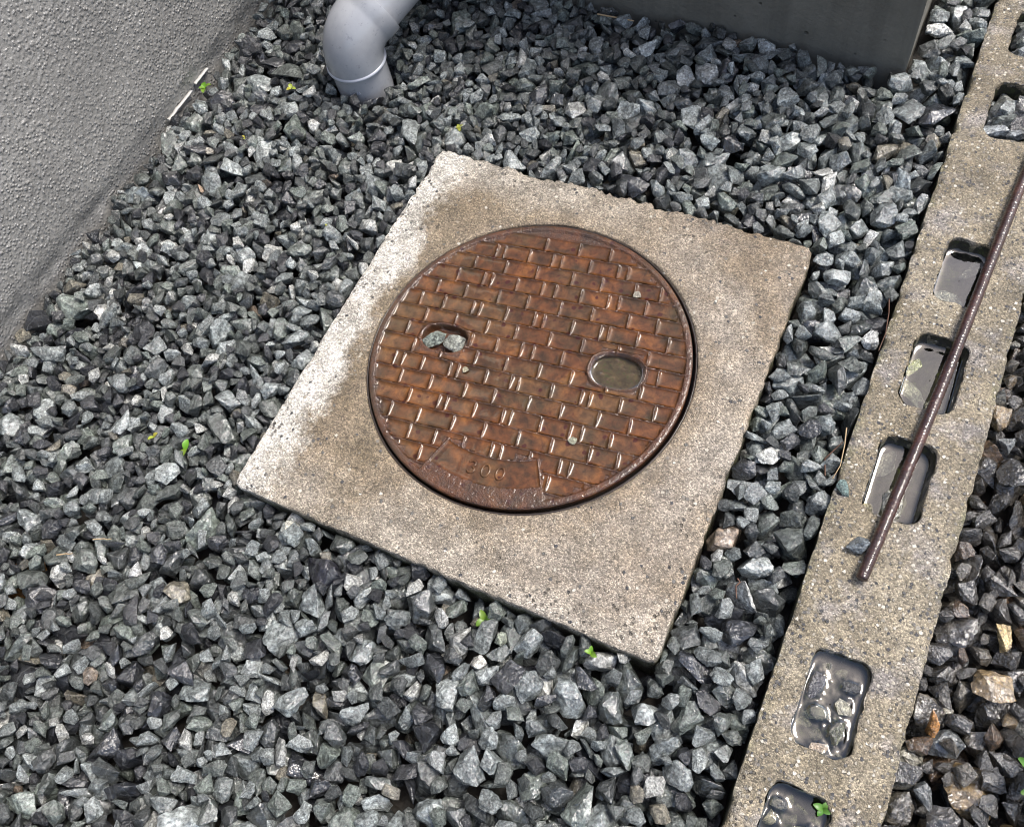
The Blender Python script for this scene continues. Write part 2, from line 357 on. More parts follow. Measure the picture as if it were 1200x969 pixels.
# ------------------------------------------------------------------ concrete slab with round opening, and its frame ring
LC = (-.0045, .0045)
def ring_mesh(name, rings, mat, parent, wrap=True, angle=None, close=False):
    """rings: list of (N,3) arrays from inside to outside"""
    A = np.stack(rings, 1); N, K = A.shape[:2]
    me = np_mesh(name, A.reshape(-1, 3), grid_faces(N, K, wrap), mat, angle=angle)
    return link(bpy.data.objects.new(name, me), parent)
def build_slab():
    root = empty('concrete_slab', (0, 0, -.08)); tag(root, 'square sandy concrete slab with round opening, set flush in the gravel', 'slab')
    hx, hy = .2209, .2290; cx, cy = -.0035, .0040; r0 = .1678
    th = np.sort(np.concatenate([np.linspace(-np.pi, np.pi, 880, endpoint=False), [np.arctan2(b * hy - cy, a * hx - cx) for a in (-1, 1) for b in (-1, 1)]]))
    c, s = np.cos(th), np.sin(th)
    k = np.minimum(np.where(c > 0, (hx - cx) / np.maximum(c, 1e-6), (-hx - cx) / np.minimum(c, -1e-6)), np.where(s > 0, (hy - cy) / np.maximum(s, 1e-6), (-hy - cy) / np.minimum(s, -1e-6)))
    ox, oy = cx + c * k, cy + s * k
    per = np.arctan2(oy, ox)
    # the rear and right borders are the most crumbled
    rough = .35 + 1.0 * sstep(.05, .22, oy) + .25 * sstep(.1, .22, ox)
    chip = (np.maximum(0, vnoise(ox, oy, 34, 3)) * .0030 + np.maximum(0, vnoise(ox, oy, 130, 5)) * .0022 + np.maximum(0, vnoise(ox, oy, 330, 7)) * .0016 + .0004) * rough
    L = np.hypot(ox, oy)
    # round the corners a little
    corner = np.exp(-(((np.abs(ox) - hx) ** 2 + (np.abs(oy) - hy) ** 2) / .005 ** 2)) * .0035
    rings = []
    ix, iy = cx + c * r0, cy + s * r0
    for z in (-.045, -.02, -.004): rings.append(np.stack([ix, iy, np.full_like(ix, z)], 1))
    ts = np.concatenate([[0, .02], np.linspace(.05, .9, 34), [.93, .955, .975, .99, 1.0]])
    for q in ts:
        x = ix + (ox - ix) * q; y = iy + (oy - iy) * q
        d = np.hypot(ox - x, oy - y)                       # along the ray to the border
        shrink = (chip + corner) * np.exp(-d / .006)
        x = x - (ox / L) * shrink; y = y - (oy / L) * shrink
        z = vnoise(x, y, 16, 2) * .0010 + vnoise(x, y, 60, 4) * .0005 + vnoise(x, y, 260, 6) * .00025
        z = z - (chip * .9 + .0012) * np.exp(-d / .0045) - (rough - .35) * .0016 * np.exp(-d / .02) * (1 + vnoise(x, y, 90, 8))
        z = z - .0012 * math.exp(-q / .012)
        rings.append(np.stack([x, y, z - .0004], 1))
    x, y, z = rings[-1].T
    for dz, dr in ((-.003, .0008), (-.010, .0012), (-.025, .001), (-.09, .001)):
        w = .0012 * vnoise(x * 1.0 + dz * 3, y, 120, 9)
        rings.append(np.stack([x + ox / L * (dr + w), y + oy / L * (dr + w), np.minimum(z + dz * .2, 0) * 0 + dz + np.where(dz > -.005, z * .6, 0)], 1))
    for r in rings: r[:, 2] += .08
    ring_mesh('slab', rings, M['slab'], root)
    # iron frame ring seated in the opening, and a near-black sheet that paints the gap's shade below the lid
    th = np.linspace(0, 2 * np.pi, 400, endpoint=False); fr = []
    for r, z in ((.1655, -.060), (.1655, -.0034), (.1658, -.0024), (.1664, -.0018), (.1674, -.0018), (.1682, -.0034)):
        rr = r + .00025 * vnoise(np.cos(th), np.sin(th), 40, 3)
        fr.append(np.stack([cx + rr * np.cos(th), cy + rr * np.sin(th), np.full_like(th, z + .08)], 1))
    ring_mesh('frame_ring', fr, M['frame'], root)
    gap_shade = [np.stack([cx + r * np.cos(th), cy + r * np.sin(th), np.full_like(th, -.028 + .08)], 1) for r in (.10, .166)]
    ring_mesh('gap_shade_sheet', gap_shade, M['dark'], root)
build_slab()

# ------------------------------------------------------------------ cast iron lid
AL = R(6.9); V0 = .0099; PITCH = .01885
JOINTS = {-7: [-.0745, .0489, .0560], -6: [-.0930, -.0657, -.0355, -.0066, .0034, .0320, .0619, .0723], -5: [-.1205, -.0901, -.0535, -.0205, .0150, .0480, .0859, .1130],
          -4: [-.1075, -.0753, -.0670, -.0370, -.0072, .0012, .0316, .0614, .0731, .1009], -3: [-.1240, -.0912, -.0538, -.0226, .0137, .0470, .0837, .1149],
          -2: [-.1380, -.1290, -.1075, -.0770, -.0683, -.0379, -.0110, -.0029, .0312, .0616, .0703, .1004, .1340], -1: [-.1240, -.0925, -.0550, -.0225, .0125, .0458, .0823, .1156],
          0: [-.1380, -.1090, -.0750, -.0663, -.0388, -.0123, .0002, .0311, .0620, .0705, .0980, .1286], 1: [-.1245, -.0905, -.0555, -.0240, .0123, .0466, .0830, .1139],
          2: [-.1370, -.1109, -.0780, -.0700, -.0408, -.0100, -.0002, .0305, .0600, .0686, .0981, .1290], 3: [-.1240, -.0923, -.0553, -.0233, .0125, .0461, .0840, .1134],
          4: [-.1075, -.0785, -.0694, -.0410, -.0130, .0011, .0288, .0580, .0692, .0974], 5: [-.0945, -.0596, -.0246, .0141, .0459, .0814, .1080],
          6: [-.0760, -.0670, -.0390, -.0130, -.0030, .0280, .0584, .0690], 7: [-.0255, .0112, .0450]}
FIELD = .1562
PITS = [(-.0945, .0066, .0242, .0155), (.0880, .0088, .0262, .0190)]
def in_panel(u, v, m=0.0):
    r = np.hypot(u + .001, v); a = np.abs(np.arctan2(u + .001, -v))
    return (r > .1155 - m) & (a < R(23.3) + m / .13) & (v < 0)
def lid_to_world(u, v): return u * math.cos(AL) - v * math.sin(AL) + LC[0], u * math.sin(AL) + v * math.cos(AL) + LC[1]
# joints were measured from the slab centre: bring them to the lid centre
DU = LC[0] * math.cos(AL) + LC[1] * math.sin(AL); DV = -LC[0] * math.sin(AL) + LC[1] * math.cos(AL)
JOINTS = {k: [j - DU for j in l] for k, l in JOINTS.items()}; V0 -= DV; PITS = [(a - DU, b - DV, c, d) for a, b, c, d in PITS]
ZT, ZF = .0021, .0001
def lid_height(U, V):
    r = np.hypot(U, V); k = np.round((V - V0) / PITCH).astype(int)
    wob = vnoise(U, V, 160, 11) * .0003
    dv = np.abs(np.abs(V - V0 - k * PITCH) - PITCH / 2) + wob
    du = np.full_like(U, 1.0)
    for kk, l in JOINTS.items():
        m = k == kk
        for j in l: du = np.where(m, np.minimum(du, np.abs(U - j + .0018 * (V - V0 - k * PITCH) / PITCH)), du)
    du = du + wob
    rib = np.maximum(1 - sstep(.0006, .0013, dv), 1 - sstep(.0006, .0014, du)) * (.80 + .25 * vnoise(U, V, 300, 4))
    rim = sstep(FIELD - .0004, FIELD + .0018, r)
    pan = in_panel(U, V)
    a = np.abs(np.arctan2(U + .001, -V)); rp = np.hypot(U + .001, V)
    dpan = np.minimum(np.minimum(np.abs(rp - .1155), np.abs(rp - .1440)), np.abs(a - R(23.3)) * rp)
    near = in_panel(U, V, .0012)
    rib = np.where(near, np.where(dpan < .0012, 1 - sstep(.0005, .0012, dpan), 0.0), rib)
    h = np.maximum(rib, np.where(near & (rp < .1445), 0, rim))
    h = np.where(near, np.maximum(h, sstep(.1435, .1455, rp)), h)
    z = ZF + (ZT - ZF) * h
    tex = vnoise(U, V, 420, 8) * .00022 + vnoise(U, V, 900, 9) * .00012
    z = z + tex * (.3 + .9 * np.maximum(h, rim))
    for i, (pu, pv, a_, b_) in enumerate(PITS):
        e = ((np.abs(U - pu) / a_) ** 2.4 + (np.abs(V - pv) / b_) ** 2.4) ** (1 / 2.4)
        dd = (e - 1) * (a_ + b_) / 2
        lip = np.exp(-((dd - .0020) / .0012) ** 2) * (.0026 if i else .0010)
        z = np.where(dd < .0035, np.maximum(ZF + (ZT - ZF) * .25, np.minimum(z, ZT)) if i else z, z) + lip
        z = z - (1 - sstep(-.0012, .0004, dd)) * (.0120 if i else .0090)
    return z
lid = empty('manhole_lid', (LC[0], LC[1], -.02)); lid.rotation_euler = (0, 0, AL)
tag(lid, 'round rusty brown iron manhole lid with wet brick pattern, in the slab', 'manhole lid')
def build_lid():
    RL = .1634
    us = np.arange(-RL - .0005, RL + .001, .00085)
    prof = np.array([0, .0007, .0013, .0022, .004, .0065, .0094]); vs_ = set()
    for k in range(-10, 11):
        b = V0 + (k + .5) * PITCH
        for p in prof: vs_.add(round(b + p, 6)); vs_.add(round(b - p, 6))
        for p in (.0030, .0052, .0079): vs_.add(round(b + p, 6)); vs_.add(round(b - p, 6))
    vv = np.array(sorted(vs_)); vv = vv[np.concatenate([[True], np.diff(vv) > .0003])]; vv = vv[np.abs(vv) < RL + .001]
    U, V = np.meshgrid(us, vv, indexing='ij'); r = np.hypot(U, V)
    Z = lid_height(U, V)
    f = np.minimum(1, RL / np.maximum(r, 1e-9)); Us, Vs = U * f, V * f
    Z = Z - .0010 * np.exp(-(RL - np.minimum(r, RL)) / .0007)
    F = grid_faces(len(us), len(vv)); ins = (r < RL + .0003).ravel()
    F = F[ins[F].all(1)]
    me = np_mesh('plate', np.stack([Us, Vs, Z + .02], -1).reshape(-1, 3), F, M['iron'])
    bm = bmesh.new(); bm.from_mesh(me)
    bmesh.ops.delete(bm, geom=[v for v in bm.verts if not v.link_faces], context='VERTS')
    bm.to_mesh(me); bm.free(); me.shade_smooth()
    link(bpy.data.objects.new('plate', me), lid)
    th = np.linspace(0, 2 * np.pi, 360, endpoint=False)
    rings = [np.stack([q * np.cos(th), q * np.sin(th), np.full_like(th, z + .02)], 1) for q, z in ((RL - .0012, .0012), (RL + .0002, .0006), (RL + .0004, -.0005), (RL - .0002, -.022), (.02, -.022))]
    ring_mesh('lid_skirt', rings, M['iron'], lid)
    # the brick shaped cells, each holding a film of rain that climbs its borders
    n = 0
    for k, js in JOINTS.items():
        vb = V0 + k * PITCH; e = sorted(js); bounds = [-.16] + e + [.16]
        for a, b in zip(bounds[:-1], bounds[1:]):
            a2, b2 = a + .0009, b - .0009
            lim = math.sqrt(max(0, (FIELD + .0004) ** 2 - (abs(vb) - .002) ** 2)) if abs(vb) < FIELD else 0
            a2, b2 = max(a2, -lim), min(b2, lim)
            if b2 - a2 < .0045: continue
            v0, v1 = vb - PITCH / 2 + .0009, vb + PITCH / 2 - .0009
            def samples(p, q): 
                L = q - p; e_ = np.array([0, .0004, .0009, .0015, .0023, .0034]); e_ = e_[e_ < L * .4]
                mid = np.linspace(p + .0048, q - .0048, max(2, int((L - .0096) / .003))) if L > .0115 else np.array([(p + q) / 2])
                return np.unique(np.concatenate([p + e_, mid, q - e_[::-1]]))
            uu, vv2 = samples(a2, b2), samples(v0, v1)
            U, V = np.meshgrid(uu, vv2, indexing='ij')
            d = np.minimum(np.minimum(U - a2, b2 - U), np.minimum(V - v0, v1 - V)); dc = np.maximum(0, FIELD + .0012 - np.hypot(U, V)); d = np.minimum(d, dc)
            lvl = .00025 + .0003 * RS.rand(); tilt = RS.uniform(-.006, .006, 2)
            rise = .0018 * np.exp(-d / .0015) * (.75 + .4 * vnoise(U, V, 170, 3))
            Z = ZF + lvl + rise + tilt[0] * (U - (a2 + b2) / 2) * .5 + tilt[1] * (V - vb) * .5
            ok = np.hypot(U, V) < FIELD + .0012
            ok &= ~in_panel(U, V, .0004)
            for (pu, pv, A_, B_) in PITS:
                ee = ((np.abs(U - pu) / A_) ** 2.4 + (np.abs(V - pv) / B_) ** 2.4) ** (1 / 2.4); dd = (ee - 1) * (A_ + B_) / 2
                ok &= dd > .0022
                Z = Z + .0009 * np.exp(-np.maximum(dd - .0022, 0) / .0010)
            F = grid_faces(len(uu), len(vv2)); F = F[ok.ravel()[F].all(1)]
            if len(F) < 14: continue
            comp = np.arange(U.size)
            while True:
                m_ = comp[F].min(1); new = comp.copy(); np.minimum.at(new, F.ravel(), np.repeat(m_, 4))
                if (new == comp).all(): break
                comp = new
            lab_, cn = np.unique(comp[F[:, 0]], return_counts=True); F = F[comp[F[:, 0]] == lab_[cn.argmax()]]
            if len(F) < 14: continue
            used = np.unique(F); ix = -np.ones(U.size, int); ix[used] = np.arange(len(used))
            P = np.stack([U, V, Z + .02], -1).reshape(-1, 3)[used]; c = P.mean(0)
            me = np_mesh('brick', P - c, ix[F], M['lid']); o = link(bpy.data.objects.new('brick', me), lid); o.location = c; n += 1
    # panel with raised digits
    rr = np.array([.1162, .1166, .1172, .118, .120, .125, .13, .135, .139, .1412, .1424, .1430, .1436]); aa = np.radians(np.concatenate([[-22.9, -22.7, -22.4, -22.0], np.linspace(-21.4, 21.4, 34), [22.0, 22.4, 22.7, 22.9]]))
    A_, R_ = np.meshgrid(aa, rr, indexing='ij'); U = R_ * np.sin(A_) - .001; V = -R_ * np.cos(A_)
    d = np.minimum(np.minimum(R_ - .1160, .1438 - R_), (np.radians(23.0) - np.abs(A_)) * R_)
    Z = ZF + .0005 + .0011 * np.exp(-d / .0011)
    for du_ in (-.0150, -.0005, .0140):
        e = np.hypot((U - du_) / .0055, (V + .1285) / .0080); Z = Z + .0005 * np.exp(-np.abs(e - 1) * .006 / .001)
    me = np_mesh('number_panel', np.stack([U, V, Z + .02], -1).reshape(-1, 3), grid_faces(len(aa), len(rr)), M['lid']); link(bpy.data.objects.new('number_panel', me), lid)
    def tube(name, pts, rad, closed):
        P = [Vector(p) for p in pts]; n_ = len(P); S = 8; Vv = []
        for i, p in enumerate(P):
            t = (P[(i + 1) % n_] - P[i - 1]) if closed or 0 < i < n_ - 1 else (P[1] - P[0] if i == 0 else P[-1] - P[-2]); t.normalize()
            s_ = Vector((-t.y, t.x, 0))
            for q in range(S):
                w = 2 * math.pi * q / S; Vv.append(p + s_ * (rad * math.cos(w)) + Vector((0, 0, rad * .95 * math.sin(w))))
        F = [(i * S + q, i * S + (q + 1) % S, ((i + 1) % n_) * S + (q + 1) % S, ((i + 1) % n_) * S + q) for i in range(n_ if closed else n_ - 1) for q in range(S)]
        me = np_mesh(name, [tuple(v) for v in Vv], F, M['lid']); return link(bpy.data.objects.new(name, me), lid)
    zc = ZF + .0007 + .02
    def digit(ch, du_, dv_, w, h):
        if ch == '0': pts = [(du_ + w * math.cos(t), dv_ + h * math.sin(t), zc) for t in np.linspace(0, 2 * math.pi, 28, endpoint=False)]
        else:
            pts = [(du_ + w * .9 * math.cos(t), dv_ + h * .52 + h * .48 * math.sin(t), zc) for t in np.linspace(R(160), R(-70), 12)]
            pts += [(du_ + w * math.cos(t), dv_ - h * .48 + h * .52 * math.sin(t), zc) for t in np.linspace(R(75), R(-160), 13)]
        tube('numeral', pts, .00130, ch == '0')
    digit('3', -.0150, -.1285, .0036, .0062); digit('0', -.0005, -.1290, .0038, .0062); digit('0', .0140, -.1285, .0038, .0062)
    # silt and water in the second finger hole
    pu, pv, A_, B_ = PITS[1]
    def oval(name, z, k, mat, amp=0, men=0):
        th = np.linspace(0, 2 * np.pi, 64, endpoint=False); rings = []
        for q in (.02, .2, .4, .6, .75, .86, .93, .97, 1.0):
            x = np.sign(np.cos(th)) * np.abs(np.cos(th)) ** (2 / 2.4) * A_ * k * q; y = np.sign(np.sin(th)) * np.abs(np.sin(th)) ** (2 / 2.4) * B_ * k * q
            zz = z + amp * vnoise(x + pu, y + pv, 190, 5) + amp * .6 * vnoise(x + pu, y + pv, 420, 6) + men * np.exp(-(1 - q) * .02 / .0011)
            rings.append(np.stack([x + pu, y + pv, zz + .02], 1))
        return ring_mesh(name, rings, mat, lid)
    oval('silt', -.0058, .99, M['dirt'], .0018)
    oval('rain_puddle', -.0048, .99, M['film'], 0, .0024)
build_lid()

# ------------------------------------------------------------------ stone shapes
def proto_points(i):
    rs = np.random.RandomState(1000 + i); n = rs.randint(9, 15); P = []
    while len(P) < n:
        d = rs.normal(size=3); d /= np.linalg.norm(d)
        if all(np.dot(d, q) < .86 for q in P): P.append(d)
    P = np.array(P) * rs.uniform(.82, 1.18, (n, 1))
    P *= np.array([1.0, rs.uniform(.60, .92), rs.uniform(.42, .74)])
    for k in range(rs.randint(1, 4)):
        m = rs.normal(size=3); m /= np.linalg.norm(m); h = (P @ m).max() * rs.uniform(.6, .85); d = P @ m; P -= np.outer(np.maximum(d - h, 0), m)
    P -= P.mean(0); return P / (P.max(0) - P.min(0)).mean()
NP_ = 36
def stone_mesh(i, detail):
    bm = bmesh.new()
    for p in proto_points(i): bm.verts.new(p)
    r = bmesh.ops.convex_hull(bm, input=bm.verts)
    bmesh.ops.delete(bm, geom=[v for v in bm.verts if not v.link_faces], context='VERTS')
    bmesh.ops.dissolve_limit(bm, angle_limit=R(11), verts=bm.verts[:], edges=bm.edges[:])
    bmesh.ops.bevel(bm, geom=bm.edges[:], offset=.022, segments=1, affect='EDGES', clamp_overlap=True)
    bmesh.ops.triangulate(bm, faces=bm.faces[:])
    if detail:
        long = [e for e in bm.edges if e.calc_length() > .11]
        bmesh.ops.subdivide_edges(bm, edges=long, cuts=1, smooth=0.0); bmesh.ops.triangulate(bm, faces=bm.faces[:])
        long = [e for e in bm.edges if e.calc_length() > .15]
        bmesh.ops.subdivide_edges(bm, edges=long, cuts=1, smooth=0.0); bmesh.ops.triangulate(bm, faces=bm.faces[:])
    amp = .055 if detail else .03
    for v in bm.verts:
        p = v.co * 2.6 + Vector((i * 7.3, 0, 0)); q = v.co * 7 + Vector((0, i * 3.1, 0))
        v.co += v.co.normalized() * (noise.noise(p) * amp * .7 + noise.noise(q) * amp * 1.0)
        v.co += noise.noise_vector(q) * amp * .35
    bmesh.ops.recalc_face_normals(bm, faces=bm.faces[:])
    me = bpy.data.meshes.new('stone'); bm.to_mesh(me); bm.free(); me.materials.append(M['stone']); me.shade_smooth(); me.set_sharp_from_angle(angle=R(27))
    return me
HI = [stone_mesh(i, True) for i in range(NP_)]; LO = [stone_mesh(i, False) for i in range(NP_)]

def hull_planes(i):
    bm = bmesh.new()
    for p in proto_points(i): bm.verts.new(p)
    bmesh.ops.convex_hull(bm, input=bm.verts); bm.normal_update()
    n = np.array([f.normal[:] for f in bm.faces]); h = np.array([f.normal.dot(f.verts[0].co) for f in bm.faces]); bm.free()
    h = np.abs(h) * np.sign(h); return n, h
def quat_mat(q):
    w, x, y, z = q
    return np.array([[1 - 2 * (y * y + z * z), 2 * (x * y - z * w), 2 * (x * z + y * w)], [2 * (x * y + z * w), 1 - 2 * (x * x + z * z), 2 * (y * z - x * w)], [2 * (x * z - y * w), 2 * (y * z + x * w), 1 - 2 * (x * x + y * y)]])
def settle():
    rs = np.random.RandomState(21); D = .0013; X0, X1, Y0, Y1 = -.590, .700, -.680, .820
    nx, ny = int((X1 - X0) / D), int((Y1 - Y0) / D)
    gx = X0 + (np.arange(nx) + .5) * D; gy = Y0 + (np.arange(ny) + .5) * D; GX, GY = np.meshgrid(gx, gy, indexing='ij')
    H = -.054 + .022 * GY; H0 = H.copy()
    solid = (np.abs(GX) < .2198) & (np.abs(GY) < .2278); solid |= (GX > .3112) & (GX < .4168); solid |= (GX < .2465) & (GY > .4865 + .055 * (.246 - GX))
    solid |= (GX + .374) ** 2 + (GY - .308) ** 2 < .0362 ** 2
    own = np.full(H.shape, -1, int); H[solid] = 1.0
    target = -.0045 + .018 * np.clip(GY, -.5, .45) + vnoise(GX, GY, 9, 3) * .0035
    target = np.where(GX > .41, -.006 + vnoise(GX, GY, 9, 4) * .003, target)
    free = np.argwhere(~solid)
    P = [hull_planes(i) for i in range(NP_)]; out = []
    def drop(cx, cy, s, lim_extra):
        best = None; R_ = int(.66 * s / D) + 1; k = rs.randint(NP_); n0, h0 = P[k]
        ii = np.arange(-R_, R_ + 1) * D
        for _ in range(3):
            q = rs.normal(size=4); q /= np.linalg.norm(q); n = n0 @ quat_mat(q).T; h = h0 * s; a = n[:, 0][:, None, None] * ii[:, None] + n[:, 1][:, None, None] * ii[None, :]
            dn = n[:, 2] < -.04; up = n[:, 2] > .04; vt = ~(dn | up)
            lo = ((h[dn][:, None, None] - a[dn]) / n[dn, 2][:, None, None]).max(0); hi = ((h[up][:, None, None] - a[up]) / n[up, 2][:, None, None]).min(0)
            ok = hi > lo
            if vt.any(): ok &= (a[vt] <= h[vt][:, None, None]).all(0)
            lo2 = np.where(ok, lo, 9.0); top = hi[ok].max()
            for t in range(7):
                x = cx + (rs.randint(-5, 6) if t else 0); y = cy + (rs.randint(-5, 6) if t else 0)
                if x - R_ < 0 or y - R_ < 0 or x + R_ >= nx or y + R_ >= ny: continue
                sl = (slice(x - R_, x + R_ + 1), slice(y - R_, y + R_ + 1)); z = (H[sl] - lo2).max()
                if best is None or z + .35 * top < best[0]: best = (z + .35 * top, z, x, y, q, sl, ok, hi, top)
        if best is None: return False
        _, z, x, y, q, sl, ok, hi, top = best
        if z > .5 or z + top > target[x, y] + lim_extra: return False
        Hs = H[sl]; up_ = ok & (z + hi > Hs); Hs[up_] = (z + hi)[up_]; own[sl][up_] = len(out)
        out.append((k, s, gx[x], gy[y], z, *q)); return True
    for stage, tries, mu, sg, lo_, hi_ in ((0, 9500, .0205, .32, .0120, .035), (1, 9000, .0185, .33, .010, .034), (2, 7000, .0130, .22, .009, .018)):
        sel = free[rs.randint(len(free), size=tries)]
        for cx, cy in sel:
            gap = target[cx, cy] - H[cx, cy]
            if gap < (.006 if stage < 2 else .0075): continue
            g = 1 + .13 * np.clip((gx[cx] - .0) / .3, -1, 1)
            drop(cx, cy, float(np.clip(rs.lognormal(np.log(mu * g), sg), lo_, hi_)), rs.uniform(-.001, .0045))
    S = np.array(out); print('stones', len(S))
    # share of the picture that each one shows
    ids = own.ravel(); m = ids >= 0; C = np.array([.279284, -.371665, .766409])
    p = np.stack([GX.ravel()[m], GY.ravel()[m], np.full(m.sum(), -.01)], 1) - C
    cxy = np.stack([p @ np.array(RX), p @ np.array(RY)], 1) / (p @ np.array(RZ))[:, None] * 1045
    seen = (np.abs(cxy[:, 0]) < 600) & (np.abs(cxy[:, 1]) < 484)
    cnt = np.bincount(ids[m], weights=seen.astype(float), minlength=len(S)); tot = np.bincount(ids[m], minlength=len(S))
    # drop the wholly buried ones that lie deep
    keep = (tot > 0) | (S[:, 4] > -.040 + .02 * S[:, 3]); order = np.argsort(-(cnt * 100 + tot)); order = order[keep[order]]
    return S[order], int((cnt[order] > 12).sum())
import time; _t = time.time()
STONES, STONES_SEEN = settle(); print('settled in', time.time() - _t)
pid = STONES[:, 0].astype(int); size = STONES[:, 1]; pos = STONES[:, 2:5].copy(); quat = STONES[:, 5:9]
size = size * 1.04
NS = len(pos)

def pick_tint(x, y, rs):
    """linear base colour and wetness of a stone; the lot beyond the kerb is darker and browner"""
    u = rs.rand(); v = rs.uniform(.75, 1.25)
    if x > .42:
        if u < .60: c = (.034, .030, .025)
        elif u < .76: c = (.080, .070, .054)
        elif u < .84: c = (.085, .052, .028)
        elif u < .93: c = (.13, .14, .14)
        elif u < .96: c = (.17, .12, .06)
        else: c = (.24, .23, .19)
        return [k * v for k in c], rs.uniform(.7, 1)
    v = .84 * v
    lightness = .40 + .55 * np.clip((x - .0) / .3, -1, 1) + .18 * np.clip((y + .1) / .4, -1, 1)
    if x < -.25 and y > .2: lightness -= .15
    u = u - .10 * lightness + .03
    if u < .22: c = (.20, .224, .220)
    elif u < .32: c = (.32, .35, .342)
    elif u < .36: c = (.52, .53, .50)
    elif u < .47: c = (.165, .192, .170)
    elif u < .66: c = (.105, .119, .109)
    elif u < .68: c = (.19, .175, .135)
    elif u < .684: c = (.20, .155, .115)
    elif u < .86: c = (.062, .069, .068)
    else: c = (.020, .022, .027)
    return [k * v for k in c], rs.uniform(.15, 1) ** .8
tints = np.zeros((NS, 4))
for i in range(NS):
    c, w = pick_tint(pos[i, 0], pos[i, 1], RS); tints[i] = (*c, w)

# stones that stand out by their colour are things of their own
SPECIAL = [(-.3887, -.3897, (.22, .115, .035), 'rusty orange brown stone at the far corner of the gravel', 1.25),
           (.0860, -.2826, (.66, .64, .57), 'wedge shaped cream white stone below the front edge of the slab', 1.0),
           (-.1459, -.2400, (.70, .70, .62), 'small chalk white stone touching the slab edge near its front corner', .9),
           (.0960, -.2580, (.30, .33, .25), 'squarish pale olive stone against the front edge of the slab', 1.0),
           (-.2710, -.3412, (.55, .56, .55), 'long whitish stone standing upright in the open gravel', 1.1),
           (.4725, -.0867, (.50, .37, .18), 'sandy yellow stone among black stones beyond the kerb', 1.0),
           (.4265, -.1910, (.42, .20, .06), 'small orange stone leaning on the outer side of the kerb', .9),
           (-.5000, .1421, (.50, .46, .38), 'oblong cream stone near the foot of the stucco wall', 1.0),
           (-.4950, .0900, (.58, .43, .31), 'small salmon pink stone near the foot of the stucco wall', .8),
           (.1170, .2700, (.21, .20, .15), 'flat olive grey stone lying along the rear edge of the slab', 1.2),
           (.0300, .3000, (.60, .60, .55), 'bright white stone between the slab and the foundation', .9),
           (-.0700, .4300, (.62, .62, .57), 'egg shaped white stone near the foundation wall', .9),
           (.2750, .3300, (.25, .285, .29), 'big pale blue grey stone beside the kerb near the foundation corner', 1.25),
           (.2750, -.1900, (.31, .33, .335), 'large light grey stone between the slab corner and the kerb', 1.2),
           (-.1050, -.2700, (.012, .012, .018), 'glossy black stone below the front edge of the slab', 1.25),
           (-.3150, .2350, (.07, .066, .055), 'big dark brownish stone in front of the grey pipe', 1.25)]
taken = {}
cand = np.arange(min(STONES_SEEN, NS))
for (x, y, c, lab, k) in SPECIAL:
    d = np.hypot(pos[cand, 0] - x, pos[cand, 1] - y) - pos[cand, 2] * .5 - size[cand] * .3
    for j in taken: d[j] = 9
    if k < 1: d[size[cand] > .0185] += 1
    if k > 1.1: d[size[cand] < .024] += .05
    if k == 1: d[size[cand] > .027] += 1
    j = int(cand[np.argmin(d)]); taken[j] = (c, lab, k)
def put_stone(name, me, loc, q, s, col, wet, parent=None):
    o = bpy.data.objects.new(name, me); o.rotation_mode = 'QUATERNION'; o.rotation_quaternion = q; o.location = loc
    o.scale = (s, s, s) if not hasattr(s, '__len__') else s; o.color = (*col, wet); return link(o, parent)
n_part = 0; rest = []
for i in range(NS):
    if i in taken:
        c, lab, k = taken[i]
        o = put_stone('loose_stone', HI[pid[i]], pos[i], quat[i], size[i] * k, c, .55); tag(o, lab, 'stone')
    elif n_part < 300:
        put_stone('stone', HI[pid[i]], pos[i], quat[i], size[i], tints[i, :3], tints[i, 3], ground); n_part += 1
    else: rest.append(i)
def build_mass(rest):
    def arr(me):
        n = len(me.vertices); v = np.empty(n * 3, np.float32); me.vertices.foreach_get('co', v)
        f = np.empty(len(me.polygons) * 3, np.int32); me.polygons.foreach_get('vertices', f); return v.reshape(-1, 3), f.reshape(-1, 3)
    H = [arr(m) for m in HI]; L = [arr(m) for m in LO]; Vs, Fs, Ts, Ls = [], [], [], []; base = 0
    for i in rest:
        v, f = (H if i < 1300 else L)[pid[i]]
        w, x, y, z = quat[i]; Rm = np.array([[1 - 2 * (y * y + z * z), 2 * (x * y - z * w), 2 * (x * z + y * w)], [2 * (x * y + z * w), 1 - 2 * (x * x + z * z), 2 * (y * z - x * w)], [2 * (x * z - y * w), 2 * (y * z + x * w), 1 - 2 * (x * x + y * y)]])
        Vs.append(v @ Rm.T * size[i] + pos[i]); Fs.append(f + base); base += len(v)
        Ts.append(np.repeat(tints[i][None], len(v), 0)); Ls.append(v + RS.rand(3) * 90)
    V = np.concatenate(Vs); F = np.concatenate(Fs)
    me = np_mesh('gravel', V, F, M['stone_mass'], smooth=True)
    a = me.attributes.new('tint', 'FLOAT_COLOR', 'POINT'); a.data.foreach_set('color', np.concatenate(Ts).astype(np.float32).ravel())
    a = me.attributes.new('local', 'FLOAT_VECTOR', 'POINT'); a.data.foreach_set('vector', np.concatenate(Ls).astype(np.float32).ravel())
    me.set_sharp_from_angle(angle=R(27)); print('gravel tris', len(F))
    o = link(bpy.data.objects.new('gravel', me), ground); tag(o, kind='stuff')
build_mass(rest)

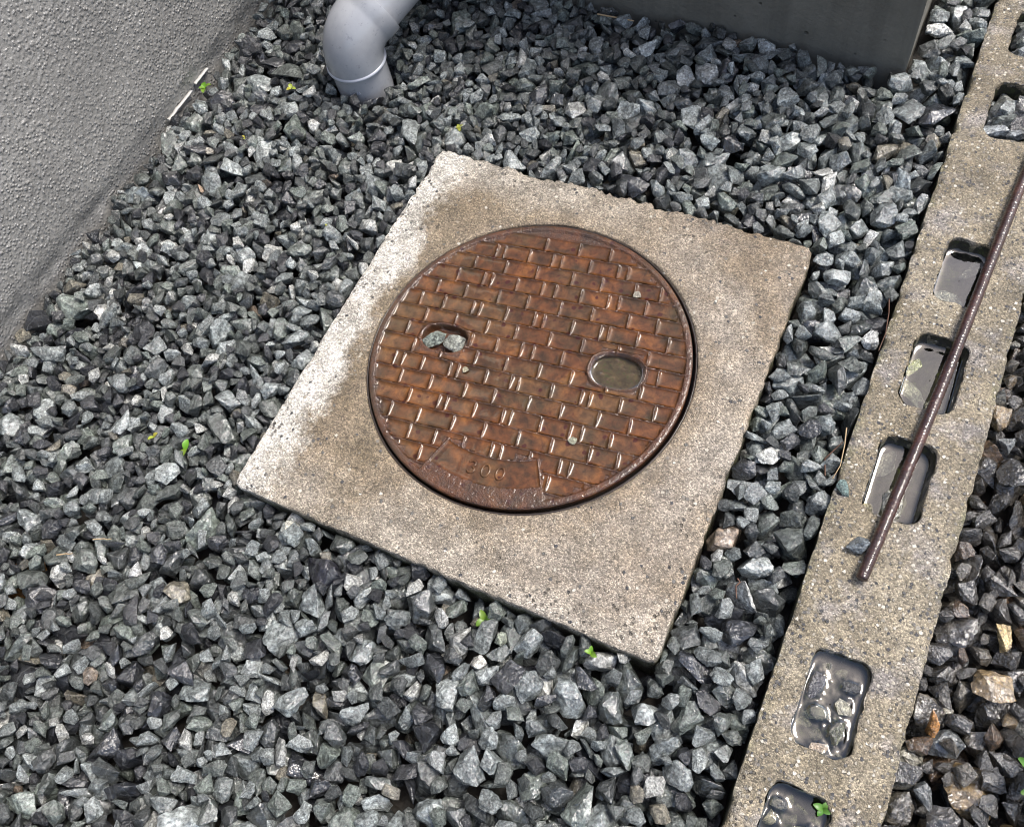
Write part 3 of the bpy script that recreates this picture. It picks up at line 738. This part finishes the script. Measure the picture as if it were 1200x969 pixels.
# ------------------------------------------------------------------ kerb with rounded slots
KX0, KX1 = .3098, .4180
SLOTS = [(.360, .700, .0225, .0385), (.360, .5780, .0225, .0370), (.3605, .4580, .0225, .0405), (.3602, .2395, .0218, .0385), (.3612, .1205, .0240, .0405), (.3596, .0058, .0242, .0400), (.3590, -.2025, .0238, .0405), (.3585, -.3130, .0238, .0400), (.3585, -.5300, .0238, .0400)]
def rrect(cx, cy, hx, hy, r, n):
    """n points per side starting at the lower left corner, going round"""
    out = []
    for k in range(4):
        for i in range(n):
            t = i / n
            x, y = [(-1 + 2 * t, -1), (1, -1 + 2 * t), (1 - 2 * t, 1), (-1, 1 - 2 * t)][k]
            px, py = x * hx, y * hy; qx, qy = abs(px) - (hx - r), abs(py) - (hy - r)
            if qx > 0 and qy > 0:
                l = math.hypot(qx, qy); m = min(1, r / l) if l > 0 else 1
                px = math.copysign(hx - r + qx * m, px); py = math.copysign(hy - r + qy * m, py)
            out.append((cx + px, cy + py))
    return np.array(out)
def build_kerb():
    root = empty('drain_kerb', (.364, 0, -.1)); tag(root, 'long flat kerb of coarse sandy concrete with rounded slots, crossing the gravel', 'kerb')
    V, F = [], []; nb = 0
    def add(A, wrap):
        nonlocal nb
        N, K = A.shape[:2]; V.append(A.reshape(-1, 3)); F.append(grid_faces(N, K, wrap) + nb); nb += N * K
    N = 26; sl = sorted(SLOTS, key=lambda s: s[1]); prev = -1.1
    def filler(y0, y1):
        m = max(2, int((y1 - y0) / .004)); xs = np.linspace(KX0, KX1, N + 1); ys = np.linspace(y0, y1, m + 1)
        X, Y = np.meshgrid(xs, ys, indexing='ij'); add(np.stack([X, Y, X * 0], -1), False)
    cells = []
    for cx, cy, hx, hy in sl:
        y0, y1 = cy - hy - .012, cy + hy + .012
        if y0 > prev + 1e-4: filler(prev, y0)
        elif y0 < prev: y0 = prev
        prev = y1
        outer = rrect((KX0 + KX1) / 2, (y0 + y1) / 2, (KX1 - KX0) / 2, (y1 - y0) / 2, 0.0, N)
        inner = rrect(cx, cy, hx, hy, .012, N)
        inner[:, 0] += vnoise(inner[:, 0], inner[:, 1], 160, 3) * .0012; inner[:, 1] += vnoise(inner[:, 0], inner[:, 1], 160, 7) * .0012
        cen = np.array([cx, cy]); rings = []
        for z in (-.06, -.035, -.020, -.010, -.005, -.002):
            k = 1 - .10 * (-z) / .06; p = cen + (inner - cen) * k; p = p + vnoise(p[:, 0] + z * 2, p[:, 1], 150, 5)[:, None] * .0008
            rings.append(np.stack([p[:, 0], p[:, 1], np.full(len(p), z)], 1))
        for q in (0, .03, .08, .16, .28, .42, .58, .75, .88, 1.0):
            p = inner + (outer - inner) * q; z = -.0012 if q == 0 else 0
            rings.append(np.stack([p[:, 0], p[:, 1], np.full(len(p), z)], 1))
        add(np.stack(rings, 1), True)
    filler(prev, 1.4)
    V = np.concatenate(V); top = V[:, 2] > -.0015
    d = np.minimum(V[:, 0] - KX0, KX1 - V[:, 0])
    rag = np.maximum(0, vnoise(V[:, 0], V[:, 1], 90, 3)) * .0030 + np.maximum(0, vnoise(V[:, 0], V[:, 1], 260, 4)) * .0014 + .0006
    V[:, 2] += np.where(top, vnoise(V[:, 0], V[:, 1], 14, 5) * .0009 + vnoise(V[:, 0], V[:, 1], 130, 6) * .0006 + vnoise(V[:, 0], V[:, 1], 400, 2) * .0003 - rag * np.exp(-d / .003) - .0006, 0)
    s = np.where(V[:, 0] > (KX0 + KX1) / 2, -1, 1); V[:, 0] += np.where(top, s * rag * .7 * np.exp(-d / .003), 0)
    bm = bmesh.new(); me = np_mesh('kerb_block', V, np.concatenate(F), M['kerb']); bm.from_mesh(me)
    bmesh.ops.remove_doubles(bm, verts=bm.verts[:], dist=.0002)
    ed = [e for e in bm.edges if e.is_boundary and min(v.co.z for v in e.verts) > -.02]
    r = bmesh.ops.extrude_edge_only(bm, edges=ed); nv = [v for v in r['geom'] if isinstance(v, bmesh.types.BMVert)]
    for v in nv: v.co.z = -.09; v.co.x += .0008 if v.co.x > .36 else -.0008
    bmesh.ops.recalc_face_normals(bm, faces=bm.faces[:])
    for v in bm.verts: v.co -= Vector((.364, 0, -.1))
    bm.to_mesh(me); bm.free(); me.shade_smooth(); me.set_sharp_from_angle(angle=R(50))
    link(bpy.data.objects.new('kerb_block', me), root)
    # mossy slot floors
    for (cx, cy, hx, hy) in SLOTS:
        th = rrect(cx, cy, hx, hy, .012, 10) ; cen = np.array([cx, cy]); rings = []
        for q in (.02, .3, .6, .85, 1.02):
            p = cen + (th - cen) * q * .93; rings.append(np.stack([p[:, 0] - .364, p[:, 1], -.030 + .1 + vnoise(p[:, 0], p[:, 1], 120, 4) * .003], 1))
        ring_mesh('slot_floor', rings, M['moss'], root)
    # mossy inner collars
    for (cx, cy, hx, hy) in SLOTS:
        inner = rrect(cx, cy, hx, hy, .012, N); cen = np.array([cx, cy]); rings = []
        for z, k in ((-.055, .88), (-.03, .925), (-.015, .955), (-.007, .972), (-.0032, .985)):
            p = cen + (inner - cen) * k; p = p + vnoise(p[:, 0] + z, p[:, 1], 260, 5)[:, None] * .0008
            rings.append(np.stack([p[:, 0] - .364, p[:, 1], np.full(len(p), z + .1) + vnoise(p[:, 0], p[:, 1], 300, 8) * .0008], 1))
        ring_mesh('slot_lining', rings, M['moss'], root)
build_kerb()

def water(cx, cy, hx, hy, z, mat, label, bumps=(), men=.0022):
    n = 30; th = rrect(cx, cy, hx, hy, .012, n); cen = np.array([cx, cy]); rings = []
    for q in np.concatenate([np.linspace(.02, .84, 30), [.87, .90, .925, .945, .96, .975]]):
        p = cen + (th - cen) * q
        e = (0.975 - q) * min(hx, hy); zz = z + men * np.exp(-e / .0016)
        for (bx, by, ax, ay, rot) in bumps:
            c, s = math.cos(rot), math.sin(rot); dx, dy = p[:, 0] - bx, p[:, 1] - by; u = (dx * c + dy * s) / ax; v = (-dx * s + dy * c) / ay
            rr = np.hypot(u, v); dd = np.maximum(rr - 1, 0) * min(ax, ay); rr = rr * (1 + .16 * vnoise(p[:, 0], p[:, 1], 330, 6)); dd = np.maximum(rr - 1, 0) * min(ax, ay); zz = zz + .0022 * np.exp(-dd / .0020)
        rings.append(np.stack([p[:, 0] - cx, p[:, 1] - cy, zz - z + 0 * p[:, 0]], 1))
    o = ring_mesh('rain_puddle', rings, mat, None); o.location = (cx, cy, z); tag(o, label, 'puddle'); return o
S_ = SLOTS
water(*S_[3], -.0165, M['murky'], 'still grey rain water in the farthest of three slots under the rusty bar')
water(*S_[4], -.0170, M['murky'], 'still grey rain water in the middle one of three slots under the rusty bar')
water(*S_[5], -.0175, M['murky'], 'still grey rain water in the slot nearest the lower end of the rusty bar')
def Q(i, seed=0): 
    rs = np.random.RandomState(500 + i + seed); q = rs.normal(size=4); return q / np.linalg.norm(q)
def slot_stone(x, y, z, s, col, lab, i, sy=1.0, rot=None, wet=.9):
    q = Quaternion((0, 0, 1), rot) if rot is not None else Quaternion(Q(i))
    o = put_stone('slot_stone', HI[i % NP_], (x, y, z), q, (s * sy, s, s * .75) if rot is not None else s, col, wet); return tag(o, lab, 'stone')
H4 = [(.3445, -.1925, .0088, .0046, 1.45), (.3712, -.1840, .0052, .0042, 0), (.3690, -.2010, .0052, .0040, .8), (.3700, -.2215, .0055, .0085, .1), (.3610, -.2385, .0045, .0036, .2), (.3520, -.2130, .0068, .0058, .3)]
water(*S_[6], -.0075, M['clear'], 'shiny puddle with stones poking out, in the kerb slot below the end of the bar', H4, .0018)
slot_stone(.3445, -.1925, -.0060, .0115, (.045, .042, .048), 'long dark purplish stone standing out of the puddle in the kerb slot', 3, 1.7, 1.45)
slot_stone(.3712, -.1840, -.0062, .0105, (.03, .03, .03), 'small dark stone in the upper corner of the stony puddle slot', 5, 1.1, 0)
slot_stone(.3690, -.2010, -.0058, .0095, (.42, .40, .30), 'pointed cream stone poking out of the puddle in the kerb slot', 8, 1.5, 2.2)
slot_stone(.3700, -.2215, -.0065, .0125, (.07, .075, .035), 'mossy olive stone half under the puddle in the kerb slot', 11, 1.4, 1.5)
slot_stone(.3610, -.2385, -.0055, .0090, (.48, .38, .28), 'small buff stone at the lower rim of the stony puddle slot', 14, 1.2, .2)
slot_stone(.3520, -.2130, -.0110, .0150, (.05, .06, .045), 'dark green stone under water in the middle of the stony puddle slot', 17, 1.1, .4)
for k, (x, y) in enumerate(((.3425, -.2235), (.3560, -.2290), (.3600, -.1750), (.3500, -.1750), (.3760, -.2380))):
    slot_stone(x, y, -.0125, .010, (.10, .095, .06), ('tiny brown stone sunk at the {} of the stony puddle slot').format(('shallow side', 'bottom', 'top', 'top corner', 'outer corner')[k]), 20 + k)
H5 = [(.3440, -.2900, .0048, .0042, 0), (.3425, -.3030, .0040, .0034, 0), (.3700, -.3010, .0060, .0045, .4), (.3560, -.3200, .0080, .0070, 0)]
water(*S_[7], -.0075, M['clear'], 'dark puddle with a sprout and stones in the lowest kerb slot in view', H5, .0018)
slot_stone(.3440, -.2900, -.0078, .0105, (.09, .09, .085), 'round grey stone in the puddle of the lowest kerb slot', 6, 1.1, .3)
slot_stone(.3425, -.3030, -.0078, .0085, (.40, .36, .26), 'tiny pale stone in the puddle of the lowest kerb slot', 9, 1.1, 1)
slot_stone(.3700, -.3010, -.0080, .0120, (.16, .15, .08), 'mossy tan stone beside the sprout in the lowest kerb slot', 12, 1.3, .4)
slot_stone(.3560, -.3200, -.0080, .0160, (.05, .05, .05), 'dark stone at the near end of the lowest kerb slot', 15, 1.1, .1)
for k, (x, y) in enumerate(((.3520, -.2830), (.3620, -.2860), (.3560, -.2960), (.3740, -.2890))):
    slot_stone(x, y, -.0120, .009, (.09, .09, .04), 'tiny mossy stone under water, {} in the lowest kerb slot'.format(('by the round grey stone', 'against the far rim', 'in the middle', 'behind the sprout')[k]), 30 + k)
rs = np.random.RandomState(4)
for (cx, cy, hx, hy), nm, zb in ((S_[2], 'the kerb slot level with the foundation', -.016), (S_[1], 'the farthest kerb slot', -.018)):
    spots = [(-.55, -.62), (.35, -.7), (-.2, -.1), (.6, -.15), (-.62, .35), (.1, .45), (.62, .6), (-.4, .78)]
    cols = [(.33, .36, .37), (.24, .26, .27), (.16, .18, .17), (.03, .03, .035), (.10, .11, .11), (.28, .31, .30), (.06, .06, .06), (.19, .20, .18)]
    say = ['pale blue grey', 'light grey', 'grey green', 'glossy black', 'dull grey', 'pale greenish', 'dark grey', 'plain grey']
    for k, (a, b) in enumerate(spots):
        o = put_stone('slot_stone', HI[(k * 5 + int(cy * 100)) % NP_], (cx + a * hx * .78, cy + b * hy * .8, zb + rs.uniform(-.002, .003)), Q(k, int(cy * 1000)), rs.uniform(.020, .027), cols[k], .7)
        tag(o, say[k] + ' stone packed into ' + nm, 'stone')
    for k in range(10):
        put_stone('stone', HI[(k * 7) % NP_], (cx + rs.uniform(-.7, .7) * hx, cy + rs.uniform(-.8, .8) * hy, zb - .012), Q(k, 77), .02, (.10, .11, .11), .7, ground)

# stones under water in the three slots beneath the bar
for k, (x, y, s, c, lab) in enumerate(((.3530, .2180, .020, (.10, .11, .12), 'grey stone sunk in the farthest slot under the bar'), (.3700, .2600, .018, (.05, .05, .05), 'dark stone sunk at the rear of the farthest slot under the bar'),
        (.3500, .1060, .022, (.20, .21, .15), 'pale mossy stone sunk in the middle slot under the bar'), (.3680, .0950, .018, (.06, .06, .05), 'dark stone sunk on the outer side of the middle slot under the bar'),
        (.3460, .0250, .018, (.16, .16, .15), 'grey stone sunk in the slot by the bar end'))):
    slot_stone(x, y, -.0235, s, c, lab, 26 + k, 1.3, k * 1.1)
slot_stone(.3430, .1300, -.0190, .0150, (.36, .38, .20), 'yellow green stone at the inner wall of the middle slot', 18, 1.2, 1.2)
slot_stone(.3420, -.0260, -.0185, .0120, (.30, .26, .14), 'yellowish stone at the near corner of the slot by the bar end', 21, 1.2, .2)
slot_stone(.3610, -.0150, -.0195, .0190, (.11, .11, .075), 'mossy stone under water in the slot by the bar end', 24, 1.9, 1.5)

# ------------------------------------------------------------------ rusty bar lying on the kerb
def build_bar():
    A = Vector((.3528, -.0985, .0062)); B = Vector((.4300, .9000, .0064)); n = 1500; S = 14; rad = .0051
    d = (B - A).normalized(); s = d.cross(Vector((0, 0, 1))).normalized(); up = s.cross(d); V = []
    for i in range(n):
        t = i / (n - 1); p = A.lerp(B, t) + s * .0012 * math.sin(t * 9) ; e = min(1, i / 3.0); rr = rad * (.72 + .28 * math.sqrt(1 - (1 - e) ** 2))
        for k in range(S):
            w = 2 * math.pi * k / S
            r2 = rr + .00017 * (.6 + noise.noise((t * 60, 1, 2))) * math.sin(t * 2 * math.pi * 290 + 2.5 * noise.noise((t * 25, 5, 2)) + w) + .00028 * noise.noise((t * 420, math.cos(w) * 1.6, math.sin(w) * 1.6)) + .00022 * noise.noise((t * 1300, math.cos(w) * 3, math.sin(w) * 3))
            V.append(p + s * (r2 * math.cos(w)) + up * (r2 * math.sin(w)) - A)
    F = grid_faces(n, S); F2 = []
    for i in range(n - 1): F2.append((i * S + S - 1, i * S, (i + 1) * S, (i + 1) * S + S - 1))
    F = np.concatenate([F, np.array(F2)])
    me = np_mesh('rusty_bar', [tuple(v) for v in V], F, M['bar']); bm = bmesh.new(); bm.from_mesh(me)
    bm.verts.ensure_lookup_table(); bm.faces.new([bm.verts[k] for k in range(S)][::-1]); bm.faces.new([bm.verts[(n - 1) * S + k] for k in range(S)])
    bmesh.ops.recalc_face_normals(bm, faces=bm.faces[:]); bm.to_mesh(me); bm.free(); me.shade_smooth()
    o = link(bpy.data.objects.new('rusty_bar', me)); o.location = A; tag(o, 'straight rusty steel bar lying along the slotted kerb', 'steel bar')
build_bar()

# ------------------------------------------------------------------ grey PVC elbow
def build_pipe():
    bx, by = -.374, .308; root = empty('drain_pipe', (bx, by, -.05)); tag(root, 'grey plastic drain pipe elbow turning down into the gravel', 'pipe')
    hd = Vector((.42, .86, 0)).normalized(); z0 = .026; rb = .041
    pts = []
    def path(t):  # arc from vertical to horizontal
        a = t * R(70); return Vector((0, 0, z0)) + hd * (rb * (1 - math.cos(a))) + Vector((0, 0, rb * math.sin(a))), (Vector((0, 0, 1)) * math.cos(a) + hd * math.sin(a))
    side = hd.cross(Vector((0, 0, 1))).normalized()
    def sweep(name, stations, mat, S=64):
        rings = []
        for p, t, r in stations:
            t = t.normalized(); u = side.cross(t).normalized()
            rings.append(np.array([tuple(p + side * (r * math.cos(w)) + u * (r * math.sin(w)) + Vector((0, 0, .05))) for w in np.linspace(0, 2 * math.pi, S, endpoint=False)]))
        return ring_mesh(name, rings, mat, root, angle=45)
    up = Vector((0, 0, 1))
    sweep('riser', [(Vector((0, 0, z)), up, r) for z, r in ((-.06, .0350), (.018, .0350), (.026, .0350))], M['pvc'])
    sweep('socket_lip', [(Vector((0, 0, z)), up, r) for z, r in ((.0195, .0348), (.0200, .0376), (.0212, .0383), (.0224, .0381), (.0234, .0373), (.0240, .0360))], M['rim'])
    st = [(Vector((0, 0, .0230)), up, .0366)] + [(Vector((0, 0, .0230 + (z0 - .0230) * k / 3)), up, .0366) for k in (1, 2)]
    for k in range(25):
        p, t = path(k / 24); st.append((p, t, .0366 + .0006 * math.sin(math.pi * k / 24)))
    pe, te = path(1.0)
    st += [(pe + te * .004, te, .0367), (pe + te * .007, te, .0378), (pe + te * .020, te, .0380), (pe + te * .0225, te, .0376), (pe + te * .0230, te, .0340)]
    sweep('elbow', st, M['pvc'])
    sweep('horizontal_pipe', [(pe + te * d, te, .0340) for d in (.015, .06, .12, .24, .5, .9)], M['pvc'])
    # moulded marks: small raised letters on the elbow and riser
    for txt, w, z, sc in (('V', -2.05, .045, .0075), ('VP', -.92, -.002, .0055), ('65', -.70, -.001, .0055)):
        cu = bpy.data.curves.new('moulded_mark', 'FONT'); cu.body = txt; cu.size = sc; cu.extrude = .0003; cu.align_x = 'CENTER'
        tmp = bpy.data.objects.new('moulded_mark', cu); me = bpy.data.meshes.new_from_object(tmp); bpy.data.objects.remove(tmp)
        r = .0352 if z < .01 else .0374
        dirv = side * math.cos(w) + hd * math.sin(w)
        o = link(bpy.data.objects.new('moulded_mark', me), root); me.materials.clear(); me.materials.append(M['rim'] if z < .01 else M['pvc'])
        xax = up.cross(dirv).normalized(); m = Matrix((xax, up, dirv)).transposed().to_4x4(); m.translation = dirv * r + Vector((0, 0, z + .05)); o.matrix_local = m
build_pipe()

# ------------------------------------------------------------------ small loose things
def pick_top(x, y):
    d = np.hypot(pos[:STONES_SEEN, 0] - x, pos[:STONES_SEEN, 1] - y); near = d < .012
    return float((pos[:STONES_SEEN, 2] + size[:STONES_SEEN] * .35)[near].max()) if near.any() else -.02
for x, y, z, s, c, lab, i in ((.3434, -.0691, .0042, .0150, (.17, .20, .22), 'grey stone lying on the kerb beside the end of the rusty bar', 2),
                           (.3170, -.0224, .0035, .0125, (.16, .24, .22), 'small greenish stone lying at the edge of the kerb', 7)):
    tag(put_stone('loose_stone', HI[i], (x, y, z), Q(i), s, c, .5), lab, 'stone')
def lidpt(u, v, z): x, y = lid_to_world(u, v); return (x, y, z)
tag(put_stone('loose_stone', HI[12], lidpt(PITS[0][0] - .0112, PITS[0][1] - .001, -.0030), Quaternion((0, 0, 1), 1.3), (.0180, .0200, .016), (.22, .25, .215), .2), 'speckled green grey stone in the finger hole, nearer the lid rim', 'stone')
tag(put_stone('loose_stone', HI[3], lidpt(PITS[0][0] + .0108, PITS[0][1] - .0025, -.0028), Quaternion((0, 0, 1), .2), (.0200, .0200, .017), (.30, .31, .27), .2), 'pale stone with a white end in the finger hole, nearer the lid centre', 'stone')
for u, v, s, c, lab in ((.0895, .0950, .0075, (.40, .36, .28), 'crumb of pale grit near the upper rim of the lid'), (-.0560, -.0290, .0060, (.50, .45, .30), 'crumb of yellowish grit in the left half of the lid'),
                        (.0720, -.0790, .0070, (.38, .38, .26), 'crumb of mossy grit toward the right lower rim of the lid')):
    tag(put_stone('grit', HI[4], lidpt(u, v, .0016), Quaternion((0, 0, 1), u * 40), s, c, .9), lab, 'stone')

def leaf_mesh(L, W, cup):
    V = []; n = 7
    for i in range(n):
        t = i / (n - 1); w = W * math.sin(math.pi * min(1, t * .85 + .12)) ** .7
        for s in (-1, 0, 1): V.append((s * w, t * L, cup * L * (t * (1 - t)) + (0 if s == 0 else cup * w * .8)))
    return np_mesh('leaf', V, grid_faces(n, 3), M['leaf'])
LEAF = [leaf_mesh(.0065, .0022, .5), leaf_mesh(.0095, .0026, .9)]
def sprout(x, y, z, n, s, col, lab, seed, big=0):
    root = empty('sprout', (x, y, z), seed * 1.3); tag(root, lab, 'sprout'); rs = np.random.RandomState(seed)
    bm = bmesh.new(); bmesh.ops.create_cone(bm, segments=6, radius1=.0006, radius2=.0004, depth=.012)
    for v in bm.verts: v.co.z -= .006
    st = bm_obj('stem', bm, M['leaf'], root); st.color = (.20, .30, .05, 1)
    for k in range(n):
        o = link(bpy.data.objects.new('leaf', LEAF[big]), root); o.scale = (s * rs.uniform(.8, 1.15),) * 3; o.rotation_euler = (R(rs.uniform(5, 35)), R(rs.uniform(-12, 12)), 2 * math.pi * (k + rs.uniform(-.15, .15)) / n)
        o.color = (col[0] * rs.uniform(.85, 1.2), col[1] * rs.uniform(.85, 1.2), col[2], 1)
G1 = (.20, .42, .03); G2 = (.48, .52, .06); G3 = (.10, .30, .03)
for a in ((-.5780, .2343, 4, 1.5, G1, 'bright green sprout at the foot of the stucco wall'), (-.4507, .2584, 3, 1.1, G2, 'tiny yellow green sprout between the wall and the pipe'),
          (-.2127, .2652, 4, 1.0, G2, 'two tiny yellow green leaves just behind the rear corner of the slab'), (-.3072, -.2104, 2, 1.7, G1, 'green curled leaf sprouting from gravel left of the slab'),
          (-.3389, -.2142, 2, 1.2, G2, 'thin pale green shoot hugging a stone left of the slab'), (.0654, -.2480, 3, 1.7, G1, 'green sprout under the front edge of the slab'),
          (.1669, -.2400, 3, 1.1, G1, 'small green sprout near the front corner of the slab'), (-.4728, .1722, 2, .9, G2, 'minute lime green shoot in the stones near the wall'), (-.3000, .0900, 2, .9, G2, 'minute lime green shoot beside the left edge of the slab')):
    sprout(a[0], a[1], pick_top(a[0], a[1]) - .001, *a[2:], seed=int(abs(a[0]) * 1000))
sprout(.3752, -.2800, -.0035, 4, 1.15, G3, 'four leaved green sprout growing in the lowest kerb slot', 41)
sprout(.5120, -.2000, pick_top(.51, -.2) + .006, 6, 2.6, G3, 'leafy green weed among the black stones beyond the kerb', 42, 1)
def twig(name, pts, r, mat, lab, cat):
    P = [Vector(p) for p in pts]; S = 6; V = []
    for i, p in enumerate(P):
        t = (P[min(i + 1, len(P) - 1)] - P[max(i - 1, 0)]).normalized(); a = t.cross(Vector((0, 0, 1))).normalized(); b = a.cross(t); rr = r * (1 - .5 * i / len(P))
        for k in range(S): w = 2 * math.pi * k / S; V.append(p + a * rr * math.cos(w) + b * rr * math.sin(w) - P[0])
    F = [(i * S + k, i * S + (k + 1) % S, (i + 1) * S + (k + 1) % S, (i + 1) * S + k) for i in range(len(P) - 1) for k in range(S)]
    o = link(bpy.data.objects.new(name, np_mesh(name, [tuple(v) for v in V], F, mat))); o.location = P[0]; tag(o, lab, cat)
def on_stones(p, q, n=6, lift=.001, wig=.0015, seed=0):
    out = []
    for i in range(n):
        t = i / (n - 1); x = p[0] + (q[0] - p[0]) * t; y = p[1] + (q[1] - p[1]) * t
        out.append((x + wig * noise.noise((t * 3, seed, 0)), y + wig * noise.noise((t * 3, seed, 5)), max(pick_top(p[0], p[1]), pick_top(q[0], q[1])) + lift))
    return out
twig('straw', on_stones((-.3600, -.3600), (-.3450, -.3520)), .0008, M['straw'], 'short dry straw lying on gravel near the rusty orange stone', 'straw')
twig('straw', on_stones((-.3300, -.3320), (-.3120, -.3240)), .0007, M['straw'], 'thin dry straw resting on stones left of the long white stone', 'straw')
twig('twig', on_stones((.2590, -.1310), (.2640, -.1480), wig=.004), .0008, M['twig'], 'tiny reddish brown twig beside the slab near its front corner', 'twig')
twig('pine_needle', [(.3040, .0380, -.002), (.3070, .0200, .000), (.3090, -.0020, .0015), (.3065, -.0150, -.002)], .0006, M['straw'], 'dry pine needle caught along the kerb edge', 'pine needle')
twig('pine_needle', [(.3030, .1900, -.004), (.3070, .1700, .0), (.3100, .1450, .002), (.3090, .1250, .001)], .0006, M['twig'], 'brown pine needle along the kerb edge beside the first slot', 'pine needle')
twig('twig', [(.3000, -.0100, -.012), (.2950, .0050, -.009), (.3050, .0250, -.006)], .0007, M['twig'], 'dark thin twig in the gravel touching the kerb', 'twig')
twig('straw', [(-.1270, .4850, -.001), (-.1000, .4830, .001), (-.0780, .4840, .000)], .0011, M['straw'], 'dry stalk lying along the foot of the foundation', 'straw')
